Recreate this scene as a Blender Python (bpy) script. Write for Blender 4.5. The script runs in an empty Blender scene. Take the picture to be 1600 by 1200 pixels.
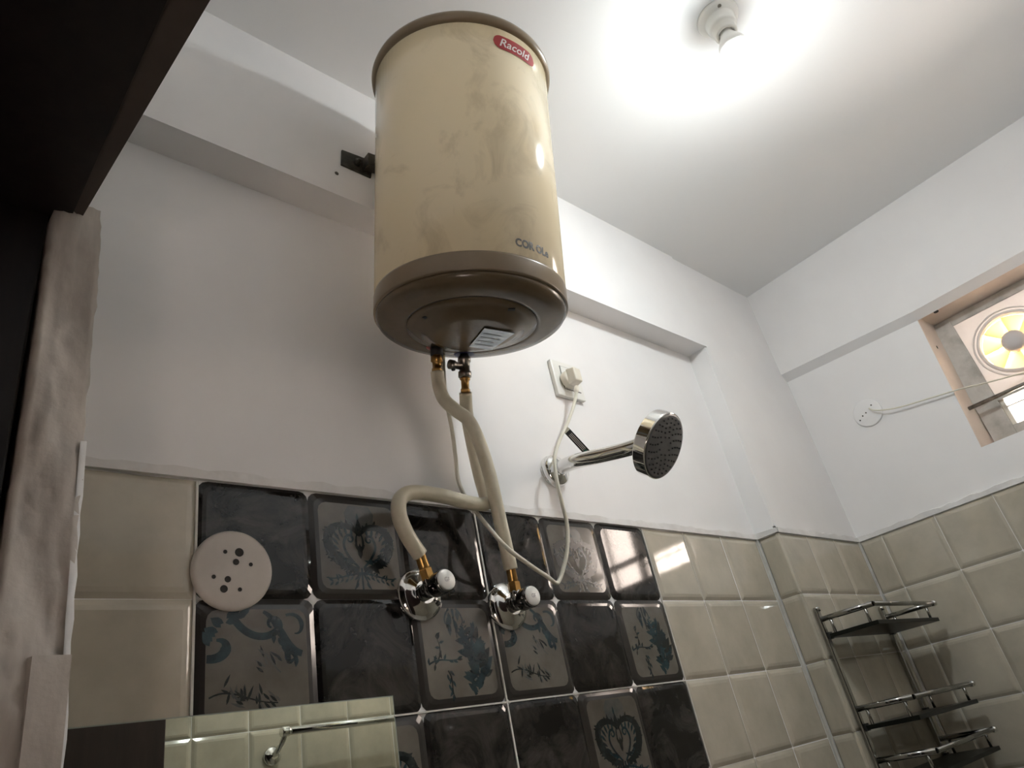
import bpy, bmesh, math, random
from mathutils import Vector, Matrix, Quaternion
from math import sin, cos, pi, radians, atan2, sqrt

random.seed(7)
S = bpy.context.scene
COL = S.collection

# ------------------------------------------------------------------ camera, light, exposure
F_PX = 1105.518
YAW, PITCH, ROLL = 0.82375, 0.504074, -0.219086
CAM = Vector((-0.30444, -0.84507, -0.40396))
_f = Vector((sin(YAW)*cos(PITCH), cos(YAW)*cos(PITCH), sin(PITCH)))
_r = Vector((cos(YAW), -sin(YAW), 0)); _u = _r.cross(_f)
RIGHT = cos(ROLL)*_r + sin(ROLL)*_u
UP = -sin(ROLL)*_r + cos(ROLL)*_u
FWD = _f
cd = bpy.data.cameras.new('camera'); cam = bpy.data.objects.new('camera', cd); COL.objects.link(cam)
cd.sensor_width = 36; cd.lens = F_PX/1600*36; cd.clip_start = .01
M = Matrix.Identity(4)
for i in range(3):
    M[i][0], M[i][1], M[i][2], M[i][3] = RIGHT[i], UP[i], -FWD[i], CAM[i]
cam.matrix_world = M
S.camera = cam

BULB_STRENGTH = 138
SKY_STRENGTH = 15.0
w = bpy.data.worlds.new('daylight'); S.world = w; w.use_nodes = True
w.node_tree.nodes['Background'].inputs[0].default_value = (1.0, .83, .74, 1)
w.node_tree.nodes['Background'].inputs[1].default_value = SKY_STRENGTH
S.view_settings.view_transform = 'Standard'; S.view_settings.look = 'None'
S.view_settings.exposure = 1.04; S.view_settings.gamma = 1; S.view_settings.use_curve_mapping = False

# room constants (metres): wall_back is the plane y=0, x to the right, z=0 is the top of the tiling
TS = .15; D = .0568; ZS = .5522; ZC = .8847; XB = 1.8398; XC = 1.3663; XL = -.16; WC = -1.2; ZF = -1.9

def ray(px, py):
    return (FWD + RIGHT*((px-800)/F_PX) - UP*((py-600)/F_PX))
def at_y(px, py, y):                     # the point of the plane y that the photo shows at a pixel
    d = ray(px, py); return CAM + d*((y-CAM.y)/d.y)
def at_x(px, py, x):
    d = ray(px, py); return CAM + d*((x-CAM.x)/d.x)
def at_z(px, py, z):
    d = ray(px, py); return CAM + d*((z-CAM.z)/d.z)

# ------------------------------------------------------------------ materials
def mat(name, color, rough=.5, metal=0, **kw):
    m = bpy.data.materials.new(name); m.use_nodes = True
    b = m.node_tree.nodes['Principled BSDF']
    b.inputs['Base Color'].default_value = (*color, 1)
    b.inputs['Roughness'].default_value = rough
    b.inputs['Metallic'].default_value = metal
    for k, v in kw.items(): b.inputs[k].default_value = v
    return m
def nodes(m): return m.node_tree.nodes, m.node_tree.links, m.node_tree.nodes['Principled BSDF']
def noise_color(m, c1, c2, scale=6, detail=6, lo=.35, hi=.65, perobj=False, rough=.6, dist=0, stretch=None):
    n, l, b = nodes(m)
    tc = n.new('ShaderNodeTexCoord'); nz = n.new('ShaderNodeTexNoise'); cr = n.new('ShaderNodeValToRGB')
    nz.inputs['Scale'].default_value = scale; nz.inputs['Detail'].default_value = detail
    nz.inputs['Roughness'].default_value = rough; nz.inputs['Distortion'].default_value = dist
    src = tc.outputs['Object']
    if stretch:
        mp = n.new('ShaderNodeMapping'); mp.inputs['Scale'].default_value = stretch
        l.new(src, mp.inputs['Vector']); src = mp.outputs[0]
    if perobj:
        oi = n.new('ShaderNodeObjectInfo'); ad = n.new('ShaderNodeVectorMath'); ad.operation = 'ADD'
        ml = n.new('ShaderNodeMath'); ml.operation = 'MULTIPLY'; ml.inputs[1].default_value = 37.
        l.new(oi.outputs['Random'], ml.inputs[0]); l.new(src, ad.inputs[0]); l.new(ml.outputs[0], ad.inputs[1])
        src = ad.outputs[0]
    l.new(src, nz.inputs['Vector'])
    cr.color_ramp.elements[0].position = lo; cr.color_ramp.elements[1].position = hi
    cr.color_ramp.elements[0].color = (*c1, 1); cr.color_ramp.elements[1].color = (*c2, 1)
    l.new(nz.outputs['Fac'], cr.inputs[0]); l.new(cr.outputs[0], b.inputs['Base Color'])
    return nz, cr
def bump(m, scale=80, strength=.1, dist=.002, detail=3):
    n, l, b = nodes(m)
    tc = n.new('ShaderNodeTexCoord'); nz = n.new('ShaderNodeTexNoise'); bp = n.new('ShaderNodeBump')
    nz.inputs['Scale'].default_value = scale; nz.inputs['Detail'].default_value = detail
    bp.inputs['Strength'].default_value = strength; bp.inputs['Distance'].default_value = dist
    l.new(tc.outputs['Object'], nz.inputs['Vector']); l.new(nz.outputs['Fac'], bp.inputs['Height'])
    l.new(bp.outputs[0], b.inputs['Normal'])
PLASTER = mat('white_paint', (.80, .79, .79), .6); noise_color(PLASTER, (.83, .815, .81), (.87, .86, .855), 3, 5); bump(PLASTER, 30, .12, .003)
CEIL = mat('ceiling_paint', (.86, .86, .855), .7); bump(CEIL, 25, .08, .003)
PUTTY = mat('white_putty', (.78, .77, .75), .7); noise_color(PUTTY, (.70, .68, .66), (.83, .82, .81), 14, 6); bump(PUTTY, 60, .3, .003)
GROUT = mat('white_grout', (.66, .65, .60), .8); noise_color(GROUT, (.56, .54, .50), (.70, .69, .65), 20, 4)
BEIGE = mat('beige_tile', (.34, .32, .28), .07); noise_color(BEIGE, (.45, .412, .335), (.57, .525, .43), 11, 6, .3, .7, True); bump(BEIGE, 7, .03, .003)
DARK = mat('dark_tile', (.03, .027, .025), .06, 0, **{'Specular IOR Level': .36})
noise_color(DARK, (.009, .0078, .007), (.085, .076, .068), 13, 8, .42, .80, True, .66, 1.4); bump(DARK, 9, .035, .003)
PRINTBG = mat('grey_print_tile', (.15, .14, .12), .08, 0, **{'Specular IOR Level': .4}); noise_color(PRINTBG, (.105, .095, .08), (.175, .16, .135), 16, 7, .3, .7, True); bump(PRINTBG, 9, .06, .004)
BORDER = mat('dark_tile_edge', (.035, .031, .028), .14)
PRINT = mat('teal_print', (.012, .035, .045), .15); noise_color(PRINT, (.005, .016, .022), (.03, .062, .07), 45, 5, .42, .75, True)
PRINTB = mat('blue_black_print', (.012, .018, .020), .15); noise_color(PRINTB, (.006, .010, .011), (.04, .048, .047), 50, 5, .48, .78, True)
FAINT = mat('faint_grey_print', (.10, .105, .10), .14); noise_color(FAINT, (.085, .09, .088), (.14, .135, .12), 40, 5, .4, .7, True)
WOOD = mat('dark_brown_wood', (.030, .020, .016), .45); noise_color(WOOD, (.006, .003, .0028), (.014, .008, .0065), 8, 6, stretch=(6, 6, .6)); bump(WOOD, 60, .2, .002)
LEAF = mat('red_brown_door', (.03, .012, .009), .7); noise_color(LEAF, (.02, .008, .006), (.035, .015, .011), 8, 6, stretch=(6, 6, .6))
BROWN = mat('lit_brown_wood', (.06, .045, .036), .6); noise_color(BROWN, (.07, .054, .045), (.09, .07, .058), 12)  # frame wood coloured lighter to stand for light on the head stop
CEMENT = mat('cement_render', (.42, .38, .345), .85); noise_color(CEMENT, (.38, .335, .295), (.66, .60, .54), 16, 9, .3, .68, stretch=(1.6, 1, .35)); bump(CEMENT, 30, .5, .006, 6)
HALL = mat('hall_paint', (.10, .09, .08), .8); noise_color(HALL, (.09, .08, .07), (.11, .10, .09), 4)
FLOORM = mat('floor_tile', (.22, .21, .19), .35); noise_color(FLOORM, (.56, .53, .48), (.64, .61, .55), 7)
CREAM = mat('cream_enamel', (.72, .66, .48), .12)
nz, cr = noise_color(CREAM, (.62, .52, .345), (.78, .67, .46), 10, 7, .30, .48, False, .6, 1.2)
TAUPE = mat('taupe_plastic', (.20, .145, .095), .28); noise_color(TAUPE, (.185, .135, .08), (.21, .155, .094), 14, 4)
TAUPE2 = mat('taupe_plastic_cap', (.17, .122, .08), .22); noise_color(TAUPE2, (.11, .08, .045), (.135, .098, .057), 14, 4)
BLACK = mat('black_rubber', (.012, .012, .012), .5); noise_color(BLACK, (.009, .009, .009), (.016, .016, .016), 20)
GAP = mat('shadow_gap', (.02, .016, .012), .7); noise_color(GAP, (.016, .013, .01), (.024, .02, .015), 20)
RED = mat('red_badge', (.45, .025, .03), .3); noise_color(RED, (.30, .018, .02), (.38, .026, .028), 20)
WHITE = mat('white_print', (.78, .74, .72), .4); noise_color(WHITE, (.74, .70, .68), (.8, .77, .75), 30)
INK = mat('dark_ink', (.07, .065, .05), .5); noise_color(INK, (.05, .045, .035), (.09, .08, .065), 30)
REDP = mat('red_ring', (.35, .03, .015), .4); noise_color(REDP, (.3, .025, .012), (.38, .035, .02), 30)
BLUEP = mat('blue_ring', (.012, .016, .08), .4); noise_color(BLUEP, (.01, .013, .06), (.015, .02, .1), 30)
STICK = mat('silver_sticker', (.42, .45, .47), .18, .6); noise_color(STICK, (.33, .36, .38), (.48, .51, .53), 30)
CHROME = mat('chrome', (.80, .79, .77), .07, 1); bump(CHROME, 40, .02, .001)
CHROMED = mat('grey_chrome', (.50, .49, .47), .13, 1); bump(CHROMED, 40, .03, .001)
DCHROME = mat('chrome_dark_reflection', (.22, .215, .21), .09, 1); bump(DCHROME, 40, .02, .001)  # valve chrome with its dark reflections put into the colour
RACKC = mat('dark_rack_chrome', (.34, .335, .32), .12, 1); bump(RACKC, 40, .03, .001)  # darker chrome tone for the rack rails
STEELB = mat('dull_steel', (.30, .28, .25), .35, 1); noise_color(STEELB, (.22, .20, .17), (.36, .34, .31), 60)
BRASS = mat('brass', (.50, .30, .10), .3, 1); noise_color(BRASS, (.36, .20, .06), (.56, .34, .12), 60)
OLIVE = mat('rusted_steel', (.055, .05, .038), .5, .6); noise_color(OLIVE, (.03, .026, .018), (.085, .078, .06), 60)
HOSE = mat('cream_pvc_hose', (.66, .61, .47), .3); noise_color(HOSE, (.60, .55, .42), (.69, .64, .50), 30)
CABLE = mat('white_pvc_cable', (.74, .71, .60), .35); noise_color(CABLE, (.70, .67, .56), (.76, .73, .63), 30)
PLAST = mat('white_plastic', (.80, .79, .75), .3); noise_color(PLAST, (.78, .77, .73), (.82, .81, .77), 20)
IVORY = mat('ivory_plastic', (.74, .70, .60), .35); noise_color(IVORY, (.70, .66, .56), (.77, .73, .64), 20)
PLATE = mat('aged_white_plastic', (.56, .51, .46), .4); noise_color(PLATE, (.50, .455, .41), (.59, .54, .49), 14)
FACE = mat('grey_rubber_face', (.10, .098, .098), .32); noise_color(FACE, (.085, .083, .083), (.115, .112, .112), 30)
NOZ = mat('dark_nozzle', (.03, .03, .03), .4); noise_color(NOZ, (.025, .025, .025), (.035, .035, .035), 30)
DGLASS = mat('smoked_glass', (.02, .024, .02), .30, 0, **{'Specular IOR Level': .12}); noise_color(DGLASS, (.008, .009, .007), (.014, .015, .012), 5)
MIRROR = mat('mirror_silver', (.86, .90, .80), .004, 1); noise_color(MIRROR, (.85, .89, .79), (.87, .91, .81), 3)
FRAMEM = mat('dirty_aluminium', (.50, .47, .43), .5, .1)
noise_color(FRAMEM, (.33, .305, .265), (.54, .51, .47), 16, 8, .30, .60)
REVEAL = mat('cream_reveal_paint', (.78, .68, .60), .6); noise_color(REVEAL, (.72, .62, .54), (.80, .70, .62), 12, 6); bump(REVEAL, 30, .15, .003)
def thin_glass(name, tint):
    m = bpy.data.materials.new(name); m.use_nodes = True; n, l, b = nodes(m); n.remove(b)
    t = n.new('ShaderNodeBsdfTransparent'); gl = n.new('ShaderNodeBsdfGlossy'); mx = n.new('ShaderNodeMixShader'); fr = n.new('ShaderNodeFresnel'); nz = n.new('ShaderNodeTexNoise'); cr = n.new('ShaderNodeValToRGB')
    nz.inputs['Scale'].default_value = 30; cr.color_ramp.elements[0].color = (*[c*.9 for c in tint], 1); cr.color_ramp.elements[1].color = (*tint, 1)
    l.new(nz.outputs['Fac'], cr.inputs[0]); l.new(cr.outputs[0], t.inputs[0]); gl.inputs['Roughness'].default_value = .02
    l.new(fr.outputs[0], mx.inputs[0]); l.new(t.outputs[0], mx.inputs[1]); l.new(gl.outputs[0], mx.inputs[2]); l.new(mx.outputs[0], n['Material Output'].inputs[0])
    return m
PANE = thin_glass('clear_glass', (.97, .98, .97))
def translucent(name, col, fac=.6):
    m = mat(name, col, .4); n, l, b = nodes(m)
    t = n.new('ShaderNodeBsdfTranslucent'); mx = n.new('ShaderNodeMixShader'); nzz = n.new('ShaderNodeTexNoise')
    t.inputs[0].default_value = (*col, 1); mx.inputs[0].default_value = fac
    l.new(b.outputs[0], mx.inputs[1]); l.new(t.outputs[0], mx.inputs[2])
    l.new(mx.outputs[0], n['Material Output'].inputs[0])
    noise_color(m, tuple(c*.95 for c in col), col, 20); n.remove(nzz)
    return m
BLADE = translucent('cream_fan_blade', (.95, .76, .36), .07)
FANP = translucent('white_fan_panel', (.88, .80, .74), .015)
GLOW = bpy.data.materials.new('lit_bulb_globe'); GLOW.use_nodes = True
_n = GLOW.node_tree.nodes; _b = _n['Principled BSDF']
_b.inputs['Base Color'].default_value = (.9, .9, .9, 1)
_b.inputs['Emission Color'].default_value = (.92, .985, 1.0, 1); _b.inputs['Emission Strength'].default_value = BULB_STRENGTH

# ------------------------------------------------------------------ mesh helpers
class MB:
    def __init__(s): s.v = []; s.f = []; s.m = []; s.sm = []
    def add(s, vs, fs, mi=0, smooth=False):
        o = len(s.v); s.v += [Vector(v) for v in vs]
        for f in fs: s.f.append(tuple(i+o for i in f)); s.m.append(mi); s.sm.append(smooth)
        return s
    def box(s, lo, hi, mi=0):
        a, b = lo, hi
        vs = [(x, y, z) for x in (a[0], b[0]) for y in (a[1], b[1]) for z in (a[2], b[2])]
        return s.add(vs, [(0,1,3,2), (4,6,7,5), (0,4,5,1), (2,3,7,6), (0,2,6,4), (1,5,7,3)], mi)
    def hexa(s, bottom, top, mi=0):          # two quads of four points
        vs = list(bottom)+list(top)
        return s.add(vs, [(3,2,1,0), (4,5,6,7), (0,1,5,4), (1,2,6,5), (2,3,7,6), (3,0,4,7)], mi)
    def obox(s, c, ax, ay, az, mi=0):        # oriented box: centre and three half vectors
        c = Vector(c)
        vs = [c + ax*i + ay*j + az*k for i in (-1, 1) for j in (-1, 1) for k in (-1, 1)]
        return s.add(vs, [(0,1,3,2), (4,6,7,5), (0,4,5,1), (2,3,7,6), (0,2,6,4), (1,5,7,3)], mi)
    def lathe(s, prof, c=(0,0,0), axis=(0,0,1), seg=32, mi=0, smooth=True, mis=None, cap=True):
        c = Vector(c); a = Vector(axis).normalized(); q = Vector((0,0,1)).rotation_difference(a)
        vs = []; fs = []
        for (r, h) in prof:
            for k in range(seg):
                t = 2*pi*k/seg; vs.append(c + q @ Vector((r*cos(t), r*sin(t), h)))
        n = len(prof); o = len(s.v)
        s.v += vs
        for i in range(n-1):
            for k in range(seg):
                s.f.append((o+i*seg+k, o+i*seg+(k+1) % seg, o+(i+1)*seg+(k+1) % seg, o+(i+1)*seg+k))
                s.m.append(mis[i] if mis else mi); s.sm.append(smooth)
        for i, rev in ((0, True), (n-1, False)):
            if cap and prof[i][0] > 1e-5:
                idx = [o+i*seg+k for k in range(seg)]
                s.f.append(tuple(idx[::-1] if rev else idx)); s.m.append(mi); s.sm.append(False)
        return s
    def tube(s, pts, r, seg=12, mi=0, sub=8, spline=True, rs=None):
        P = [Vector(p) for p in pts]
        if spline and len(P) > 2:
            Q = [P[0]*2-P[1]] + P + [P[-1]*2-P[-2]]; out = []; rr = []
            for i in range(1, len(Q)-2):
                p0, p1, p2, p3 = Q[i-1:i+3]
                for k in range(sub):
                    t = k/sub
                    out.append(.5*((2*p1)+(p2-p0)*t+(2*p0-5*p1+4*p2-p3)*t*t+(3*p1-p0-3*p2+p3)*t**3))
            out.append(P[-1]); P = out
        n = len(P); T = [(P[min(i+1, n-1)]-P[max(i-1, 0)]).normalized() for i in range(n)]
        up = T[0].orthogonal().normalized(); vs = []
        for i in range(n):
            up = (up - T[i]*up.dot(T[i])).normalized(); sd = T[i].cross(up)
            for k in range(seg):
                t = 2*pi*k/seg; vs.append(P[i] + (up*cos(t)+sd*sin(t))*(r if not rs else r*rs(i/(n-1))))
        fs = [(i*seg+k, i*seg+(k+1) % seg, (i+1)*seg+(k+1) % seg, (i+1)*seg+k) for i in range(n-1) for k in range(seg)]
        s.add(vs, fs, mi, True)
        s.add(vs[:seg], [tuple(range(seg))[::-1]], mi); s.add(vs[-seg:], [tuple(range(seg))], mi)
        return s
    def mesh(s, name, mats, inv=None):
        me = bpy.data.meshes.new(name)
        me.from_pydata([tuple(inv @ v) if inv else tuple(v) for v in s.v], [], s.f)
        for m in (mats if isinstance(mats, (list, tuple)) else [mats]): me.materials.append(m)
        for i, p in enumerate(me.polygons): p.material_index = s.m[i]; p.use_smooth = s.sm[i]
        bm = bmesh.new(); bm.from_mesh(me); bmesh.ops.remove_doubles(bm, verts=bm.verts, dist=1e-6)
        bmesh.ops.recalc_face_normals(bm, faces=bm.faces); bm.to_mesh(me); bm.free()
        return me
    def build(s, name, mats, parent=None, local=False, bevel=0, label=None):
        chain = Matrix.Identity(4)
        if parent and not local: chain = world_of(parent).inverted()
        o = bpy.data.objects.new(name, s.mesh(name, mats, None if (local or not parent) else chain))
        COL.objects.link(o)
        if parent: o.parent = parent
        if bevel:
            b = o.modifiers.new('bevel', 'BEVEL'); b.width = bevel; b.segments = 2; b.limit_method = 'ANGLE'; b.angle_limit = radians(40)
        if label: o['label'] = label
        return o
def world_of(o):
    m = o.matrix_basis.copy()
    while o.parent: o = o.parent; m = o.matrix_basis @ m
    return m
def tag(o, label=None, cat=None, group=None, kind=None):
    if label: o['label'] = label
    if cat: o['category'] = cat
    if group: o['group'] = group
    if kind: o['kind'] = kind
    return o
def thing(name, loc, label, cat, group=None):
    o = bpy.data.objects.new(name, None); o.empty_display_size = .03; COL.objects.link(o); o.location = loc
    return tag(o, label, cat, group)
def structure(mb, name, mats, parent=None, bevel=0, label=None):
    o = mb.build(name, mats, parent, bevel=bevel, label=label); o['kind'] = 'structure'; return o

# ------------------------------------------------------------------ tiles
def tile_mesh(name, mats, w=.1496, h=.1496, rad=.003, seg=2, inset=.008, depth=.0028, thick=.008, edge_mi=0):
    """front faces -y, front plane at y=0, centred on the origin"""
    mb = MB()
    def ring(ins, y, r):
        out = []
        for cx, cz, a0 in ((1, 1, 0), (-1, 1, 90), (-1, -1, 180), (1, -1, 270)):
            for k in range(seg+1):
                a = radians(a0+90*k/seg); rr = max(r, .0005)
                out.append((cx*(w/2-ins-rr)+rr*cos(a), y, cz*(h/2-ins-rr)+rr*sin(a)))
        return out
    R = [ring(0, thick, rad), ring(0, depth, rad), ring(inset*.55, depth*.25, rad), ring(inset, 0, rad)]
    n = len(R[0]); vs = sum(R, [])
    fs = []; 
    for i in range(3):
        for k in range(n): fs.append((i*n+k, (i+1)*n+k, (i+1)*n+(k+1) % n, i*n+(k+1) % n))
    mb.add(vs, fs, edge_mi); mb.add(R[3], [tuple(range(n))], 0)
    return mb.mesh(name, mats)
T_BEIGE = tile_mesh('beige_tile', [BEIGE], inset=.0125, depth=.0042)
T_DARK = tile_mesh('dark_tile', [DARK], w=.1497, h=.1497, rad=.013, seg=3, inset=.011, depth=.0032)
T_PRINT = tile_mesh('print_tile', [PRINTBG, BORDER], w=.1497, h=.1497, rad=.013, seg=3, inset=.013, depth=.0032, edge_mi=1)

# flat print on the decor tiles: tapered strokes and leaves in tile coordinates (-1..1)
class Art:
    def __init__(s): s.mb = MB(); s.h = .064; s.n = 0
    def P(s, x, z, lift): return (x*s.h, -.00025-lift, z*s.h)
    def poly(s, pts, mi=0):
        s.n += 1; l = (s.n % 40)*2e-6
        s.mb.add([s.P(x, z, l) for x, z in pts], [tuple(range(len(pts)))], mi)
    def stroke(s, pts, w0, w1=None, mi=0, wm=None):
        w1 = w0 if w1 is None else w1; wm = (w0+w1)/2 if wm is None else wm
        s.n += 1; l = (s.n % 40)*2e-6; n = len(pts); L = []; R = []
        for i, (x, z) in enumerate(pts):
            a = pts[max(i-1, 0)]; b = pts[min(i+1, n-1)]; dx, dz = b[0]-a[0], b[1]-a[1]; q = sqrt(dx*dx+dz*dz) or 1
            t = i/(n-1); wd = (w0*(1-2*t)+wm*2*t) if t < .5 else (wm*(2-2*t)+w1*(2*t-1)); wd /= 2
            L.append(s.P(x-dz/q*wd, z+dx/q*wd, l)); R.append(s.P(x+dz/q*wd, z-dx/q*wd, l))
        s.mb.add(L+R, [(i, i+1, n+i+1, n+i) for i in range(n-1)], mi)
    def leaf(s, x, z, ang, ln, wd, mi=0):
        a = radians(ang); dx, dz = cos(a), sin(a)
        prof = [(0, 0), (.25, .42), (.5, .5), (.75, .3), (1, 0), (.75, -.3), (.5, -.5), (.25, -.42)]
        s.poly([(x+dx*ln*t-dz*wd*o, z+dz*ln*t+dx*wd*o) for t, o in prof], mi)
    def arc(s, cx, cz, r0, r1, a0, a1, n=14):
        return [(cx+(r0+(r1-r0)*k/n)*cos(radians(a0+(a1-a0)*k/n)), cz+(r0+(r1-r0)*k/n)*sin(radians(a0+(a1-a0)*k/n))) for k in range(n+1)]
def bez(p0, p1, p2, p3, n=14):
    o = []
    for k in range(n+1):
        t = k/n; u = 1-t
        o.append(tuple(u**3*a+3*u*u*t*b+3*u*t*t*c+t**3*d for a, b, c, d in zip(p0, p1, p2, p3)))
    return o
def art_heart():
    A = Art(); r = random.Random(3)
    # faint urn above
    A.poly([(-.28, .42), (-.34, .75), (-.22, .93), (.3, .93), (.42, .75), (.36, .42)], 1)
    for k in range(5): A.leaf(-.25+.12*k, .55+.06*(k % 2), 90, .22, .07, 0 if k == 2 else 1)
    for sg in (-1, 1):
        wre = [(sg*x, z) for x, z in bez((0, .25), (.25, .62), (.98, .45), (.72, -.12)) + bez((.72, -.12), (.6, -.38), (.35, -.5), (.06, -.55))[1:]]
        A.stroke(wre, .10, .10, 2, .24)
        for i in range(1, len(wre)-1, 1):
            x, z = wre[i]; a = math.degrees(atan2(z+.05, x)); A.leaf(x*.98, z*.98, a+r.uniform(-30, 30), r.uniform(.12, .2), .07, 2)
        for i in range(3, len(wre)-5, 2):
            x, z = wre[i]; a = math.degrees(atan2(z+.1, x))+180; A.leaf(x*.9, z*.9, a+sg*25, r.uniform(.16, .26), .07, 0)
        A.stroke([(sg*x, z) for x, z in bez((.06, -.5), (.28, -.28), (.5, -.05), (.34, .16)) + A.arc(.24, .14, .11, .03, 10, 420, 16)], .05, .02, 0, .07)
        A.stroke([(sg*x, z) for x, z in bez((.02, -.15), (.12, 0), (.1, .2), (.02, .32))], .03, .02, 2, .06)
        for k in range(6):
            x = .1+.12*k; z = -.68-.03*k + .02*(k % 2)
            A.leaf(sg*x, z, 90-sg*(52 if k % 2 else 15), .17, .055, 0); A.leaf(sg*x, z, -90+sg*45, .13, .05, 0)
        A.stroke([(sg*x, z) for x, z in bez((.02, -.62), (.3, -.62), (.6, -.8), (.86, -.72))], .05, .02, 0)
        A.stroke([(sg*x, z) for x, z in bez((.03, -.6), (.1, -.75), (.14, -.85), (.2, -.97))], .05, .02, 0)
        A.leaf(sg*.1, -.82, -90+sg*30, .16, .06, 0)
    A.leaf(0, .2, 90, .42, .16, 2); A.leaf(0, -.3, 90, .36, .12, 2)
    for a in (50, 130): A.leaf(0, -.12, a, .2, .08, 2)
    A.stroke([(0, -.5), (0, -.97)], .05, .04, 0)
    return A
def art_scroll():
    A = Art(); r = random.Random(5)
    A.stroke(bez((-.95, .1), (-.55, .05), (-.5, .45), (-.78, .42)) , .14, .05, 0, .2)
    for k in range(7): A.leaf(-.9+.05*k, .32+.08*k, 100+r.uniform(-60, 70), .26, .13, 0)
    for k in range(4): A.leaf(-.62+.1*k, .72+.04*k, r.uniform(-20, 60), .28, .13, 0)
    A.stroke(bez((-.5, .85), (-.2, .35), (.25, .4), (.42, .62)) + A.arc(.28, .68, .15, .06, -20, 250, 14), .14, .03, 0, .13)
    A.stroke(bez((.1, .92), (.4, .8), (.5, .2), (.86, .12)), .06, .12, 0, .16)
    A.stroke(bez((.5, .45), (.62, .1), (.5, -.15), (.72, .05)), .12, .04, 0, .12)
    A.stroke(bez((.55, .85), (.95, .95), (.95, .45), (.72, .5)), .05, .02, 0, .1)
    for k in range(6): A.leaf(.3+.09*k, .52-.09*k, -60+r.uniform(-40, 40), .2, .09, 0)
    for (x, z, n) in ((.25, -.02, 9), (-.45, -.55, 14), (-.1, -.72, 9), (.2, -.75, 6)):
        for k in range(n): A.leaf(x+r.uniform(-.22, .22), z+r.uniform(-.16, .16), r.uniform(60, 160) if x < 0 else r.uniform(100, 150), r.uniform(.14, .3), .05, 2 if k % 3 else 1)
    A.stroke(bez((-.9, -.55), (-.5, -.35), (-.2, -.7), (.35, -.72)), .03, .02, 2)
    A.stroke(bez((.12, .16), (.25, .0), (.3, -.1), (.42, -.2)), .04, .02, 1)
    return A
def art_branch():
    A = Art(); r = random.Random(9)
    A.stroke(bez((.3, -.95), (.1, -.5), (.5, -.1), (.45, .62)), .08, .04, 0)
    for k in range(34):
        t = k/33; x = .36+.14*sin(t*5); z = -.9+1.5*t; sd = 1 if k % 2 else -1
        ln = (.50*sin(pi*min(1, .18+t*.85))+.1)*r.uniform(.7, 1.1)
        A.leaf(x, z, 90-sd*r.uniform(30, 85), ln, ln*.42, 0 if r.random() < .8 else 2)
    for k in range(9): A.leaf(.5+r.uniform(-.15, .3), r.uniform(-.6, .4), r.uniform(20, 160), .3, .12, 2 if k % 2 else 0)
    for k in range(5): A.leaf(-.05+r.uniform(-.16, .16), .95-.08*k, -90+r.uniform(-25, 25), .3, .11, 0)
    A.stroke([(-.05, .95), (-.02, .3)], .07, .02, 0)
    for sg in (-1, 1): A.stroke([(x*sg-.05, z) for x, z in bez((.1, .95), (.3, .8), (.3, .55), (.16, .6))], .05, .02, 0)
    vine = bez((-.72, -.25), (-.5, -.1), (-.5, .2), (-.62, .35)) 
    A.stroke(vine, .03, .02, 2); v2 = bez((-.9, -.25), (-.5, -.05), (-.3, -.3), (.05, -.12)); A.stroke(v2, .04, .02, 0)
    for p in vine[::2] + v2[::2]: A.leaf(p[0], p[1], r.uniform(0, 360), .15, .06, 0 if r.random() < .6 else 2)
    for k in range(8): A.leaf(-.35+r.uniform(-.1, .1), -.4-.07*k, -90+r.uniform(-50, 50), .16, .06, 0)
    A.stroke(bez((-.4, -.4), (-.25, -.6), (-.4, -.8), (-.3, -.97)), .04, .02, 2)
    return A
ART = {k: fn().mb.mesh('print_'+k, [PRINT, FAINT, PRINTB]) for k, fn in (('heart', art_heart), ('scroll', art_scroll), ('branch', art_branch))}

def put_tile(parent, me, loc, rotz=0, sx=1, sz=1, art=None, wob=.004):
    o = bpy.data.objects.new('tile', me); COL.objects.link(o); o.parent = parent
    o.location = loc; o.rotation_euler = (random.uniform(-wob, wob), 0, rotz+random.uniform(-wob, wob)); o.scale = (sx, 1, sz)
    if art:
        a = bpy.data.objects.new('print', ART[art]); COL.objects.link(a); a.parent = o
    return o
ROWS = [(-(r+.5)*TS, 1) for r in range(12)] + [(-1.85, .667)]

# ------------------------------------------------------------------ the room
# back wall with the heater
wall_back = structure(MB().box((-.40, .004, ZF), (XB+.2, .12, ZC)), 'wall_back', PLASTER)
PAT = (('dark', 'heart', 'dark'), ('scroll', 'dark', 'branch'))
for r, (zc, sz) in enumerate(ROWS):
    for c in range(-1, 9):
        xc = (c+.5)*TS; sx = 1
        if c == 8: xc += .005; sx = 1.065
        if 0 <= c < 6 and r < 6:
            k = PAT[r % 2][c % 3]
            if k == 'dark': put_tile(wall_back, T_DARK, (xc, 0, zc), 0, sx, sz)
            else: put_tile(wall_back, T_PRINT, (xc, 0, zc), 0, sx, sz, k)
        else: put_tile(wall_back, T_BEIGE, (xc, 0, zc), 0, sx, sz, wob=.003)
g = lambda lo, hi, n='grout_line', p=wall_back: MB().box(lo, hi).build(n, GROUT, p)
for x in (0, .45): g((x-.0014, .0008, -.9), (x+.0014, .006, -.001))
for k in (1, 2): g((0, .0010, -.3*k-.0011), (.9, .006, -.3*k+.0011))
g((.9-.0012, .0012, -.9), (.9+.0012, .006, -.001))
g((XC-.0065, -.0012, ZF), (XC+.001, .006, 0))

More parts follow.
